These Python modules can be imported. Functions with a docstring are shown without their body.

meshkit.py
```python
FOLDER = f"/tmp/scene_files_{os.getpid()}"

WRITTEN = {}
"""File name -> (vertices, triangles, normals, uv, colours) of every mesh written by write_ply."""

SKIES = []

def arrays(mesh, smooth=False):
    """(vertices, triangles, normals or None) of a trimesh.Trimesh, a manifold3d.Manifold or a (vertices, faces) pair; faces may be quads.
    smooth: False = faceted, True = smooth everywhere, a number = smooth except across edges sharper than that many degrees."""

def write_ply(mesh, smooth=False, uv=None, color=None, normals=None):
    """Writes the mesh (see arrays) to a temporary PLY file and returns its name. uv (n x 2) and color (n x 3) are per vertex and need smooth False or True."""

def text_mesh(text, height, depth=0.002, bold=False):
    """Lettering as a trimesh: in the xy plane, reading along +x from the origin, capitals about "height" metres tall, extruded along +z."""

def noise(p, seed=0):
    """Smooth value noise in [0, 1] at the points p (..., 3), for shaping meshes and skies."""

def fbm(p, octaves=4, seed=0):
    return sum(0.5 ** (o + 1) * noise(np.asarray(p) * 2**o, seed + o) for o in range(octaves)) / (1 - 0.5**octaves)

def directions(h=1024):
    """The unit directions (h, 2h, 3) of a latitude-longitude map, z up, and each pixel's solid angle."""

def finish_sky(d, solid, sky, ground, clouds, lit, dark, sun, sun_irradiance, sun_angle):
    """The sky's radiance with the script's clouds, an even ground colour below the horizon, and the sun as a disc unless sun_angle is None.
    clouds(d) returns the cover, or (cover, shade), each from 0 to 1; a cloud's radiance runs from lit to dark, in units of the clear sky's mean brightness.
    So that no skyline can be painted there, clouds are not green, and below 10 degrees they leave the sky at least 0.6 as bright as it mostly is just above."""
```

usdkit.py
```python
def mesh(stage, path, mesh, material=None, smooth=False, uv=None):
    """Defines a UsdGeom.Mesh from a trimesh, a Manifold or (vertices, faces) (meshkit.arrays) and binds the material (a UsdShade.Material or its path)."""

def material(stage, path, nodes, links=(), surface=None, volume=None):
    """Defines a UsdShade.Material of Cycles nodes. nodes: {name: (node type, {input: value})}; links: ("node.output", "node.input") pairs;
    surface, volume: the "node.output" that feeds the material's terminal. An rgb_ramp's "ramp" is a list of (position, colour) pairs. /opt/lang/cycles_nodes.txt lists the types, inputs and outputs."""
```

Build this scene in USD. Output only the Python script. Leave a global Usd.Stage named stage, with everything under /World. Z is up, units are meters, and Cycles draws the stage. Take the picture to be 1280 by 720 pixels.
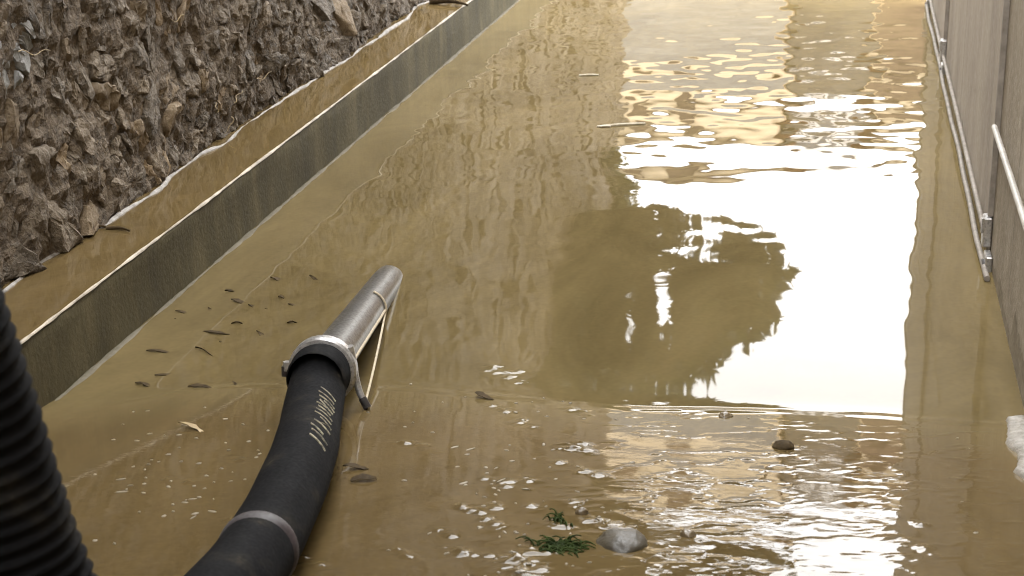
import math
import numpy as np
import trimesh
import usdkit
import meshkit
from pxr import Gf, Sdf, Usd, UsdGeom, UsdLux, UsdShade, Vt
from scipy.spatial import Voronoi
from shapely.geometry import Polygon, box as sbox

stage = Usd.Stage.CreateInMemory()
UsdGeom.SetStageUpAxis(stage, 'Z')
UsdGeom.SetStageMetersPerUnit(stage, 1.0)
UsdGeom.Xform.Define(stage, '/World')
UsdGeom.Scope.Define(stage, '/World/Looks')

# ------------------------------------------------------------------ camera
# z is up, the pool of flood water is z = 0, the channel runs along +y
EXPOSURE = 2.95
FPX = 2011.0                                   # focal length in pixels of a 1280 wide picture
EYE = np.array([0.0, 0.0, 1.75])


def unit(v):
    v = np.asarray(v, float)
    return v / np.linalg.norm(v)


DOWN = unit([155, 5640, FPX])
AHEAD = unit([435, -729, FPX])
ROT = np.array([np.cross(DOWN, AHEAD), AHEAD, -DOWN])     # camera (right, down, forward) to world

cam = UsdGeom.Camera.Define(stage, '/World/camera')
right, up, back = ROT @ [1, 0, 0], ROT @ [0, -1, 0], ROT @ [0, 0, -1]
cam.AddTransformOp().Set(Gf.Matrix4d(*right, 0, *up, 0, *back, 0, *EYE, 1))
cam.CreateHorizontalApertureAttr(36.0)
cam.CreateVerticalApertureAttr(20.25)
cam.CreateFocalLengthAttr(36.0 * FPX / 1280)
cam.CreateClippingRangeAttr(Gf.Vec2f(0.05, 2000))
cam.CreateFStopAttr(7.0)
cam.CreateFocusDistanceAttr(4.8)
cam.CreateExposureAttr(EXPOSURE)

# ------------------------------------------------------------------ sky and sun (overcast, sun high behind the camera)
SUN = unit([-0.35, -0.60, 0.80])
SKY_STRENGTH = 0.10
CLOUD = 11.0
elev, rota = math.asin(SUN[2]), math.atan2(SUN[0], SUN[1])
sky_mat = usdkit.material(stage, '/World/Looks/sky_overcast', {
    'sky': ('sky_texture', {'sky_type': 'single_scattering', 'sun_disc': False, 'sun_elevation': elev, 'sun_rotation': rota, 'aerosol_density': 2.0}),
    'tc': ('texture_coordinate', {}),
    'mp': ('mapping', {'scale': (1.0, 1.0, 2.2)}),
    'n': ('noise_texture', {'scale': 2.3, 'detail': 6.0, 'roughness': 0.55}),
    'cov': ('map_range', {'value': 0.5, 'from_min': 0.25, 'from_max': 0.45, 'to_min': 0.75, 'to_max': 1.0, 'clamp': True}),
    'cl': ('rgb_ramp', {'ramp': [(0.3, (CLOUD * .82, CLOUD * .84, CLOUD * .88)), (0.7, (CLOUD * 1.08, CLOUD * 1.07, CLOUD * 1.05))]}),
    'mix': ('mix_color', {'fac': 1.0, 'use_clamp': False, 'use_clamp_result': False}),
    'bg': ('background_shader', {'strength': SKY_STRENGTH}),
}, [('tc.generated', 'mp.vector'), ('mp.vector', 'n.vector'), ('n.fac', 'cov.value'), ('n.fac', 'cl.fac'),
    ('cov.result', 'mix.fac'), ('sky.color', 'mix.a'), ('cl.color', 'mix.b'), ('mix.result', 'bg.color')], surface='bg.background')
dome = UsdLux.DomeLight.Define(stage, '/World/sky')
UsdShade.MaterialBindingAPI.Apply(dome.GetPrim()).Bind(sky_mat)
dome.GetPrim().SetCustomDataByKey('label', 'bright white overcast sky')
dome.GetPrim().SetCustomDataByKey('category', 'sky')
dome.GetPrim().SetCustomDataByKey('kind', 'structure')

sun = UsdLux.DistantLight.Define(stage, '/World/sun')
sun.CreateNormalizeAttr(True)
sun.CreateIntensityAttr(0.16)
sun.CreateAngleAttr(14.0)
sun.CreateColorAttr(Gf.Vec3f(1.0, 0.95, 0.87))
sx = unit(np.cross([0, 0, 1], SUN))
sy = np.cross(SUN, sx)
sun.AddTransformOp().Set(Gf.Matrix4d(*sx, 0, *sy, 0, *SUN, 0, 0, 0, 20, 1))

# ------------------------------------------------------------------ helpers
NAMES = {}


def path_for(name, parent=None):
    base = (parent if isinstance(parent, str) else str(parent.GetPath())) if parent is not None else '/World'
    k = (base, name)
    n = NAMES.get(k, 0)
    NAMES[k] = n + 1
    return f'{base}/{name}' + (f'_{n:03d}' if n else '')


def tag(prim, label=None, cat=None, group=None, kind=None):
    for k, v in (('label', label), ('category', cat), ('group', group), ('kind', kind)):
        if v:
            prim.SetCustomDataByKey(k, v)
    return prim


def thing(name, label, cat, loc=(0, 0, 0), rotz=0, group=None, kind=None):
    x = UsdGeom.Xform.Define(stage, path_for(name))
    x.AddTranslateOp().Set(Gf.Vec3d(*map(float, loc)))
    if rotz:
        x.AddRotateZOp().Set(float(math.degrees(rotz)))
    return tag(x.GetPrim(), label, cat, group, kind)


def obj(name, mesh, mat, parent=None, smooth=False):
    return usdkit.mesh(stage, path_for(name, parent), mesh, mat, smooth=smooth).GetPrim()


def cat(ms):
    return trimesh.util.concatenate(ms)


def bx(x0, y0, z0, x1, y1, z1):
    m = trimesh.creation.box([x1 - x0, y1 - y0, z1 - z0])
    m.apply_translation([(x0 + x1) / 2, (y0 + y1) / 2, (z0 + z1) / 2])
    return m


def chamfer_bx(x0, y0, z0, x1, y1, z1, c=0.006):
    m = trimesh.util.concatenate([bx(x0 + c, y0 + c, z0, x1 - c, y1 - c, z1), bx(x0, y0 + c, z0 + c, x1, y1 - c, z1 - c), bx(x0 + c, y0, z0 + c, x1 - c, y1, z1 - c)])
    return m.convex_hull


def ray(px, py):
    return unit(ROT @ np.array([px - 640, py - 360, FPX]))


def at(px, py, z=0.0):
    """The point of the level z under a pixel of the photograph."""
    r = ray(px, py)
    return EYE + r * (z - EYE[2]) / r[2]


SLOPE, EDGE = 0.131, 3.95


def at_ramp(px, py, lift=0.0):
    r, n = ray(px, py), np.array([0, SLOPE, 1.0])
    return EYE + r * ((np.array([0, EDGE, lift]) - EYE) @ n) / (r @ n)


def frames(P):
    P = np.asarray(P, float)
    T = np.gradient(P, axis=0)
    T /= np.linalg.norm(T, axis=1, keepdims=True)
    a = np.cross(T[0], [0, 0, 1.0])
    if np.linalg.norm(a) < 1e-3:
        a = np.cross(T[0], [1.0, 0, 0])
    A = [unit(a)]
    for i in range(1, len(P)):
        v = A[-1] - T[i] * (A[-1] @ T[i])
        A.append(unit(v))
    A = np.array(A)
    return T, A, np.cross(A, T)


def sweep(P, R, sides=24, cap=True):
    """A tube of radii R along the points P."""
    P = np.asarray(P, float)
    T, A, B = frames(P)
    R = np.broadcast_to(np.asarray(R, float), (len(P),))
    ang = np.arange(sides) * 2 * np.pi / sides
    v = (P[:, None] + R[:, None, None] * (np.cos(ang)[None, :, None] * A[:, None] + np.sin(ang)[None, :, None] * B[:, None])).reshape(-1, 3)
    f = []
    for i in range(len(P) - 1):
        for j in range(sides):
            a, b = i * sides + j, i * sides + (j + 1) % sides
            f += [[a, b + sides, b], [a, a + sides, b + sides]]
    if cap:
        v = np.vstack([v, P[0], P[-1]])
        n0, n1, L = len(v) - 2, len(v) - 1, (len(P) - 1) * sides
        for j in range(sides):
            f += [[n0, j, (j + 1) % sides], [n1, L + (j + 1) % sides, L + j]]
    m = trimesh.Trimesh(v, f, process=False)
    if m.volume < 0:
        m.invert()
    return m


def spline(pts, n, k=3):
    from scipy.interpolate import CubicSpline
    pts = np.asarray(pts, float)
    t = np.r_[0, np.cumsum(np.linalg.norm(np.diff(pts, axis=0), axis=1))]
    return CubicSpline(t, pts)(np.linspace(0, t[-1], n))


def softstep(x, a, b):
    t = np.clip((x - a) / (b - a), 0, 1)
    return t * t * (3 - 2 * t)


# ------------------------------------------------------------------ materials
L = '/World/Looks/'


def noisy(name, stops, scale=3.0, detail=6.0, rough=(0.6, 0.8), bump=0.3, bump_scale=40.0, bump_dist=0.01, metallic=0.0, stretch=(1, 1, 1), vary=0.0, spec=0.5, rough_in=0.6, space='position'):
    """A surface whose colour runs through STOPS with noise, with a second finer noise for relief."""
    nodes = {
        'geo': ('geometry', {}), 'tc': ('texture_coordinate', {}),
        'mp': ('mapping', {'scale': stretch}),
        'n': ('noise_texture', {'scale': scale, 'detail': detail, 'roughness': rough_in}),
        'r': ('rgb_ramp', {'ramp': stops}),
        'nb': ('noise_texture', {'scale': bump_scale, 'detail': 5.0, 'roughness': 0.6}),
        'b': ('bump', {'strength': bump, 'distance': bump_dist}),
        'rr': ('map_range', {'value': 0.5, 'from_min': 0.3, 'from_max': 0.7, 'to_min': rough[0], 'to_max': rough[1], 'clamp': True}),
        'p': ('principled_bsdf', {'metallic': metallic, 'specular_ior_level': spec}),
    }
    src = 'geo.position' if space == 'position' else 'tc.object'
    links = [(src, 'mp.vector'), ('mp.vector', 'n.vector'), ('n.fac', 'r.fac'), (src, 'nb.vector'), ('nb.fac', 'b.height'), ('b.normal', 'p.normal'), ('nb.fac', 'rr.value'), ('rr.result', 'p.roughness')]
    if vary:
        nodes['oi'] = ('object_info', {})
        nodes['vr'] = ('map_range', {'value': 0.5, 'from_min': 0.0, 'from_max': 1.0, 'to_min': 1 - vary, 'to_max': 1 + vary})
        nodes['hs'] = ('hsv', {'hue': 0.5, 'saturation': 1.0, 'fac': 1.0})
        links += [('oi.random', 'vr.value'), ('vr.result', 'hs.value'), ('r.color', 'hs.color'), ('hs.color', 'p.base_color')]
    else:
        links += [('r.color', 'p.base_color')]
    return usdkit.material(stage, L + name, nodes, links, surface='p.BSDF')


def plain(name, col, rough=0.5, metallic=0.0, spec=0.5):
    return usdkit.material(stage, L + name, {'p': ('principled_bsdf', {'base_color': col, 'roughness': rough, 'metallic': metallic, 'specular_ior_level': spec})}, [], surface='p.BSDF')


MUD_A, MUD_B = (0.082, 0.060, 0.025), (0.150, 0.112, 0.050)
M = {}
# silt laden water: opaque brown body colour under a mirror surface
M['water'] = usdkit.material(stage, L + 'muddy_water', {
    'geo': ('geometry', {}),
    'mp': ('mapping', {'scale': (1.3, 0.55, 1.0)}),
    'n': ('noise_texture', {'scale': 1.6, 'detail': 5.0, 'roughness': 0.6, 'distortion': 0.8}),
    'r': ('rgb_ramp', {'ramp': [(0.30, MUD_A), (0.70, MUD_B)]}),
    'n2': ('noise_texture', {'scale': 55.0, 'detail': 3.0, 'roughness': 0.6}),
    'r2': ('rgb_ramp', {'ramp': [(0.30, (0.94, 0.935, 0.93)), (0.6, (1, 1, 1)), (0.78, (1.03, 1.03, 1.03))]}),
    'mx': ('mix_color', {'blend_type': 'multiply', 'fac': 1.0}),
    'sep': ('separate_xyz', {}),
    'shal': ('map_range', {'value': 0.0, 'from_min': 0.004, 'from_max': 0.045, 'to_min': 0.0, 'to_max': 1.0, 'clamp': True}),
    'mxs': ('mix_color', {'fac': 0.0}),
    'dk': ('mix_color', {'blend_type': 'multiply', 'fac': 1.0, 'b': (0.72, 0.67, 0.64)}),
    'mpb': ('mapping', {'scale': (16.0, 36.0, 24.0)}),
    'nb': ('noise_texture', {'scale': 1.0, 'detail': 3.0, 'roughness': 0.55, 'distortion': 1.2}),
    'mulb': ('math', {'math_type': 'multiply'}),
    'b': ('bump', {'strength': 0.12, 'distance': 0.0013}),
    'p': ('principled_bsdf', {'roughness': 0.02, 'ior': 1.33}),
}, [('geo.position', 'mp.vector'), ('mp.vector', 'n.vector'), ('n.fac', 'r.fac'), ('geo.position', 'n2.vector'), ('n2.fac', 'r2.fac'),
    ('r.color', 'mx.a'), ('r2.color', 'mx.b'), ('geo.position', 'sep.vector'), ('sep.z', 'shal.value'), ('mx.result', 'dk.a'), ('mx.result', 'mxs.a'), ('dk.result', 'mxs.b'), ('shal.result', 'mxs.fac'),
    ('mxs.result', 'p.base_color'), ('geo.position', 'mpb.vector'), ('mpb.vector', 'nb.vector'),
    ('nb.fac', 'mulb.value1'), ('shal.result', 'mulb.value2'), ('mulb.value', 'b.height'), ('b.normal', 'p.normal')], surface='p.BSDF')

M['stone_brown'] = noisy('stone_brown', [(0.28, (0.040, 0.028, 0.016)), (0.45, (0.135, 0.100, 0.062)), (0.60, (0.190, 0.148, 0.098)), (0.78, (0.38, 0.32, 0.24))], 24, 8, (0.45, 0.85), 1.0, 55, 0.02, vary=0.25, rough_in=0.72)
M['stone_grey'] = noisy('stone_grey', [(0.28, (0.036, 0.026, 0.016)), (0.5, (0.140, 0.108, 0.072)), (0.75, (0.31, 0.26, 0.195))], 26, 8, (0.45, 0.85), 1.0, 60, 0.02, vary=0.25, rough_in=0.72)
M['stone_ochre'] = noisy('stone_ochre', [(0.25, (0.075, 0.048, 0.024)), (0.5, (0.185, 0.132, 0.074)), (0.75, (0.29, 0.225, 0.145))], 22, 8, (0.5, 0.9), 0.8, 60, 0.012, vary=0.3, rough_in=0.72)
M['stone_pale'] = noisy('stone_pale', [(0.3, (0.13, 0.125, 0.115)), (0.6, (0.27, 0.265, 0.25))], 22, 7, (0.5, 0.8), 0.6, 70, 0.01)
M['wall_core'] = noisy('wall_core', [(0.28, (0.036, 0.025, 0.014)), (0.5, (0.125, 0.091, 0.056)), (0.72, (0.22, 0.168, 0.112))], 26, 9, (0.6, 0.95), 1.0, 60, 0.022, rough_in=0.75)
M['crust'] = noisy('lime_crust', [(0.3, (0.13, 0.11, 0.085)), (0.65, (0.36, 0.33, 0.29))], 30, 6, (0.3, 0.6), 0.5, 90, 0.006)
M['bead'] = noisy('wet_mortar', [(0.3, (0.11, 0.095, 0.070)), (0.65, (0.27, 0.245, 0.205))], 34, 7, (0.3, 0.6), 0.6, 70, 0.006)
M['kerb'] = noisy('wet_kerb_concrete', [(0.25, (0.036, 0.029, 0.013)), (0.5, (0.060, 0.048, 0.019)), (0.75, (0.112, 0.090, 0.042))], 7, 8, (0.6, 0.85), 0.35, 70, 0.006, spec=0.25, stretch=(1, 1, 0.22), rough_in=0.66)
M['nosing'] = noisy('pale_glare_nosing', [(0.35, (0.20, 0.165, 0.115)), (0.6, (0.52, 0.45, 0.35))], 9, 6, (0.3, 0.6), 0.3, 80, 0.004)  # pale tone carries the wet glare on the kerb edge
M['meniscus_glint'] = noisy('silt_line', [(0.3, (0.10, 0.085, 0.052)), (0.7, (0.15, 0.13, 0.09))], 22, 5, (0.7, 0.9), 0.2, 80, 0.003)  # lighter tone imitates reflection in the meniscus at the kerb foot
M['ramp'] = noisy('ramp_concrete', [(0.3, (0.12, 0.10, 0.07)), (0.7, (0.22, 0.19, 0.14))], 5, 8, (0.6, 0.9), 0.4, 60, 0.006)
PANEL = [(0.25, (0.175, 0.145, 0.115)), (0.5, (0.315, 0.268, 0.212)), (0.75, (0.41, 0.358, 0.290))]
M['panel'] = noisy('wall_panel_concrete', PANEL, 2.2, 9, (0.5, 0.8), 0.25, 45, 0.006, stretch=(1, 1, 0.35), rough_in=0.65)
M['panel_stained'] = noisy('wall_panel_stained', [(0.25, (0.150, 0.120, 0.080)), (0.5, (0.250, 0.208, 0.152)), (0.75, (0.345, 0.300, 0.235))], 3.2, 9, (0.45, 0.75), 0.35, 45, 0.008, stretch=(1, 1, 0.3), rough_in=0.68)
M['crack'] = plain('dark_crack', (0.06, 0.05, 0.04), 0.9)
M['mud_stain'] = noisy('mud_stain', [(0.3, (0.115, 0.088, 0.050)), (0.7, (0.21, 0.172, 0.115))], 12, 7, (0.5, 0.8), 0.3, 60, 0.003)
M['galv'] = noisy('galvanised_steel', [(0.3, (0.36, 0.35, 0.34)), (0.7, (0.58, 0.57, 0.56))], 35, 4, (0.25, 0.45), 0.1, 120, 0.001, metallic=0.85)
M['pipe_steel'] = noisy('grey_pipe_steel', [(0.3, (0.10, 0.097, 0.092)), (0.7, (0.15, 0.147, 0.14))], 14, 5, (0.24, 0.36), 0.1, 120, 0.001, metallic=0.8)
M['galv_dull'] = noisy('dull_galvanised_steel', [(0.3, (0.15, 0.128, 0.105)), (0.7, (0.27, 0.24, 0.205))], 20, 5, (0.55, 0.75), 0.15, 90, 0.002, metallic=0.1)
M['steel_dark'] = noisy('dark_steel', [(0.3, (0.02, 0.018, 0.016)), (0.7, (0.06, 0.05, 0.045))], 30, 4, (0.4, 0.6), 0.2, 90, 0.002, metallic=0.4)
M['pipe_white'] = noisy('pale_pipe', [(0.3, (0.27, 0.25, 0.22)), (0.7, (0.42, 0.395, 0.355))], 14, 4, (0.3, 0.5), 0.1, 80, 0.002)
M['rubber'] = noisy('black_rubber', [(0.3, (0.004, 0.004, 0.0045)), (0.56, (0.0075, 0.0075, 0.008)), (0.64, (0.016, 0.0145, 0.012)), (0.74, (0.060, 0.049, 0.034))], 9, 7, (0.65, 0.85), 0.25, 130, 0.002, spec=0.08)
M['rubber_band'] = noisy('scuffed_band', [(0.38, (0.009, 0.007, 0.007)), (0.52, (0.026, 0.016, 0.017)), (0.70, (0.085, 0.082, 0.082))], 9, 6, (0.5, 0.7), 0.2, 120, 0.001)
M['print'] = noisy('cream_print', [(0.38, (0.06, 0.053, 0.038)), (0.62, (0.33, 0.295, 0.20))], 60, 4, (0.5, 0.7), 0.1, 100, 0.001)
M['cord'] = noisy('pale_cord_and_glint', [(0.3, (0.40, 0.33, 0.22)), (0.7, (0.60, 0.52, 0.38))], 60, 3, (0.6, 0.8), 0.3, 300, 0.001)
M['leaf_dark'] = noisy('dead_leaf_dark', [(0.3, (0.030, 0.020, 0.009)), (0.7, (0.080, 0.055, 0.026))], 40, 4, (0.7, 0.9), 0.2, 90, 0.002, spec=.15)
M['leaf_pale'] = noisy('dead_leaf_pale', [(0.3, (0.30, 0.22, 0.11)), (0.7, (0.42, 0.33, 0.18))], 40, 4, (0.3, 0.5), 0.2, 90, 0.002)
M['sliver'] = noisy('pale_sliver', [(0.3, (0.55, 0.48, 0.34)), (0.7, (0.74, 0.68, 0.55))], 50, 3, (0.25, 0.5), 0.2, 90, 0.001)
M['foam'] = noisy('foam_fleck', [(0.3, (0.11, 0.085, 0.048)), (0.7, (0.30, 0.26, 0.19))], 14, 3, (0.3, 0.6), 0.2, 90, 0.001)
M['weed'] = noisy('wet_weed', [(0.3, (0.014, 0.022, 0.006)), (0.7, (0.044, 0.066, 0.016))], 40, 3, (0.6, 0.85), 0.2, 90, 0.001, spec=0.12)
M['wet_stone'] = noisy('wet_grey_stone', [(0.28, (0.05, 0.045, 0.035)), (0.5, (0.040, 0.032, 0.019)), (0.75, (0.085, 0.072, 0.048))], 30, 8, (0.3, 0.55), 0.5, 60, 0.006, rough_in=0.7)
M['mud_stone'] = noisy('muddy_stone', [(0.3, (0.075, 0.052, 0.026)), (0.7, (0.165, 0.125, 0.075))], 25, 7, (0.08, 0.3), 0.4, 60, 0.005)
M['ground'] = noisy('pale_earth', [(0.3, (0.14, 0.12, 0.09)), (0.7, (0.24, 0.21, 0.17))], 0.8, 8, (0.8, 0.95), 0.4, 8, 0.03)
M['street'] = noisy('street_asphalt', [(0.3, (0.045, 0.044, 0.042)), (0.7, (0.085, 0.082, 0.078))], 1.5, 8, (0.7, 0.9), 0.3, 60, 0.006)
M['yellow'] = noisy('yellow_render', [(0.3, (0.69, 0.55, 0.36)), (0.7, (0.77, 0.63, 0.44))], 1.2, 6, (0.8, 0.9), 0.2, 40, 0.004)
M['grey_render'] = noisy('grey_render', [(0.3, (0.16, 0.158, 0.156)), (0.7, (0.225, 0.222, 0.218))], 1.2, 6, (0.8, 0.9), 0.2, 40, 0.004)
M['stone_face'] = noisy('rough_grey_render', [(0.3, (0.155, 0.150, 0.142)), (0.7, (0.23, 0.222, 0.212))], 3.0, 8, (0.8, 0.95), 0.4, 30, 0.01)
M['brown_wood'] = noisy('brown_shutter', [(0.3, (0.075, 0.042, 0.024)), (0.7, (0.13, 0.078, 0.045))], 9, 4, (0.5, 0.7), 0.2, 50, 0.003, stretch=(1, 1, 0.1))
M['white_paint'] = noisy('white_paint', [(0.3, (0.70, 0.69, 0.66)), (0.7, (0.80, 0.79, 0.77))], 6, 3, (0.4, 0.6), 0.05, 40, 0.002)
M['roof'] = noisy('clay_roof', [(0.3, (0.15, 0.07, 0.04)), (0.7, (0.26, 0.13, 0.08))], 4, 5, (0.7, 0.9), 0.3, 20, 0.01)
M['pane'] = plain('dark_pane', (0.02, 0.022, 0.024), 0.05)
M['bark'] = noisy('bark', [(0.3, (0.045, 0.034, 0.024)), (0.7, (0.11, 0.088, 0.066))], 10, 6, (0.8, 0.95), 0.6, 30, 0.02, stretch=(1, 1, 0.2))
M['leaf'] = usdkit.material(stage, L + 'tree_leaves', {
    'geo': ('geometry', {}), 'n': ('noise_texture', {'scale': 1.7, 'detail': 3.0}),
    'r': ('rgb_ramp', {'ramp': [(0.3, (0.022, 0.034, 0.010)), (0.7, (0.058, 0.080, 0.024))]}),
    'p': ('principled_bsdf', {'roughness': 0.5}), 't': ('translucent_bsdf', {}), 'm': ('mix_closure', {'fac': 0.25}),
}, [('geo.position', 'n.vector'), ('n.fac', 'r.fac'), ('r.color', 'p.base_color'), ('r.color', 't.color'), ('p.BSDF', 'm.closure1'), ('t.BSDF', 'm.closure2')], surface='m.closure')

# ------------------------------------------------------------------ setting: ground, water
XL, XR, TOP = -2.096, 0.501, 0.222            # kerb face, right wall face, kerb top
XW = -2.372                                   # foot of the rubble wall

g = obj('ground', bx(-900, -900, -2.0, 900, 900, -0.8), M['ground'])
tag(g, 'pale earth under and around the flooded channel', 'ground', kind='structure')


def strip(y, z, x0, x1, bottom=-0.9):
    """A solid whose top runs through the (y, z) profile."""
    n = len(y)
    v = np.array([[x, yy, zz] for x in (x0, x1) for yy, zz in zip(list(y) + list(y), list(z) + [bottom] * n)])
    f = []
    for i in range(n - 1):
        f += [[i, 2 * n + i, 2 * n + i + 1, i + 1], [n + i, n + i + 1, 3 * n + i + 1, 3 * n + i], [i, i + 1, n + i + 1, n + i], [2 * n + i, 3 * n + i, 3 * n + i + 1, 2 * n + i + 1]]
    f += [[0, n, 3 * n, 2 * n], [n - 1, 3 * n - 1, 4 * n - 1, 2 * n - 1]]
    f = np.array(f)
    m = trimesh.Trimesh(v, np.vstack([f[:, [0, 1, 2]], f[:, [0, 2, 3]]]), process=False)
    m.fix_normals()
    return m


rp = obj('ramp', strip([-6.0, 2.2, 3.4, 4.1, 6.5], [(EDGE + 6.0) * SLOPE - .03, (EDGE - 2.2) * SLOPE - .035, .55 * SLOPE - .06, -.12, -.35], -2.2, 0.60), M['ramp'])
tag(rp, 'concrete ramp running down into the flooded channel', 'ramp', kind='structure')
st = obj('street', strip([18.5, 24.0, 60.0], [-0.25, 0.30, 0.9], -40, 40), M['street'])
tag(st, 'asphalt street rising out of the flood beyond the channel', 'street', kind='structure')
yb = obj('upper_yard', strip([-40.0, -6.002], [1.02, 1.02], -30, 30), M['street'])
tag(yb, 'level yard at the head of the ramp', 'yard', kind='structure')
tr = obj('terrace', strip([-6.0, 17.5], [2.4, 2.4], -40, -3.06), M['ground'])
tag(tr, 'earth terrace retained by the rubble wall', 'terrace', kind='structure')

rng = np.random.default_rng(7)


def waves(X, Y, n, lo, hi, spread, seed):
    """Sum of sines with unit rms slope, wavelengths lo..hi, mostly running along y."""
    r = np.random.default_rng(seed)
    z, s2 = np.zeros_like(X), 0.0
    for _ in range(n):
        lam = math.exp(r.uniform(math.log(lo), math.log(hi)))
        a = r.normal(0, spread)
        k = 2 * math.pi / lam
        z += np.sin(k * (math.sin(a) * X + math.cos(a) * Y) + r.uniform(0, 6.283)) / k
        s2 += 0.5
    return z / math.sqrt(s2)


def crease(Y, X):
    edge = EDGE - 0.22 * softstep(-X, 1.55, 2.1) + 0.02 * np.sin(X * 5 + 1)
    d, w = edge - Y, 0.022
    return SLOPE * w * np.logaddexp(0, d / w)


# humps of water over stones and where it swirls: (pixel of the photograph, height, radius across, radius along)
HUMPS = [((635, 474), .0030, .045, .020), ((600, 498), .002, .02, .012), ((628, 512), .0045, .022, .016), ((652, 528), .004, .022, .02), ((722, 512), .004, .022, .016),
         ((518, 556), .004, .035, .014), ((727, 560), .006, .028, .022), ((740, 590), .005, .03, .015), ((630, 603), .006, .030, .013), ((588, 636), .0055, .022, .013),
         ((622, 632), .004, .016, .012), ((616, 654), .004, .018, .012), ((664, 632), .004, .014, .012), ((668, 600), .004, .02, .012), ((655, 700), .007, .03, .022),
         ((640, 712), .006, .035, .02), ((668, 688), .005, .02, .014), ((556, 664), .004, .018, .010), ((690, 575), .004, .018, .012), ((715, 625), .0035, .018, .012),
         ((760, 655), .006, .03, .016), ((1196, 600), .003, .012, .012), ((1155, 655), .003, .012, .014), ((1160, 690), .003, .012, .014), ((290, 655), .003, .014, .010), ((236, 600), .003, .014, .01),
         ((300, 575), .003, .014, .01), ((205, 600), .003, .014, .01), ((700, 655), .004, .02, .012), ((575, 690), .005, .018, .012), ((500, 690), .004, .02, .011), ((385, 705), .006, .025, .014)]
xs = np.arange(-2.105, 0.512, 0.0095)
ys = np.r_[np.arange(-6, 2.2, 0.1), np.arange(2.2, 4.2, 0.0068), np.arange(4.2, 10.8, 0.0115), np.arange(10.8, 21.0, 0.03)]
Xg, Yg = np.meshgrid(xs, ys)
film = softstep(EDGE - Yg, 0.0, 0.12)
pool = 1 - film
Z = crease(Yg, Xg)
mid = softstep(Xg, -1.15, -0.55)                      # the calmer water lies along the kerb
amp = 0.0020 + 0.0165 * softstep(Yg, 5.4, 8.2) * (0.25 + 0.75 * mid)
Z += pool * softstep(Yg - EDGE, 0.0, 0.5) * amp * waves(Xg, Yg, 110, 0.080, 0.25, 1.1, 3)
Z += pool * softstep(Yg - EDGE, 0.05, 0.6) * (0.0045 + .004 * softstep(Yg, 5.0, 6.2)) * waves(Xg, Yg, 24, 0.40, 1.2, 0.8, 5)
Z += pool * softstep(Yg - EDGE, 0.1, 0.7) * 0.0028 * waves(Xg, Yg, 40, 0.10, 0.3, 2.0, 6)
rough = 0.35 + 0.65 * softstep(Xg, -0.95, -0.35)
patch = 0.4 + 1.2 * meshkit.noise(np.stack([Xg * 4, Yg * 6, 0 * Xg], -1), 3)
Z += film * rough * ((0.0030 + .008 * softstep(-Yg, -3.3, -2.9)) * patch * waves(Xg, Yg, 80, 0.026, 0.085, 1.6, 11) + (0.0036 + .004 * softstep(-Yg, -3.35, -2.9)) * waves(Xg, Yg, 30, 0.10, 0.32, 0.5, 12))
rn = meshkit.fbm(np.stack([Xg * 9 + 3, Yg * 17, 0 * Xg], -1), 3, 61)
Z += film * softstep(Xg, -.75, -.40) * .0008 * np.clip(1 - abs(2 * rn - 1) * 7, 0, 1) ** 2
lip = EDGE - 0.22 * softstep(-Xg, 1.55, 2.1) + 0.02 * np.sin(Xg * 5 + 1) - .03 + .035 * (meshkit.fbm(np.stack([Xg * 4, 0 * Xg, 0 * Xg], -1), 3, 71) - .5)
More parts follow.
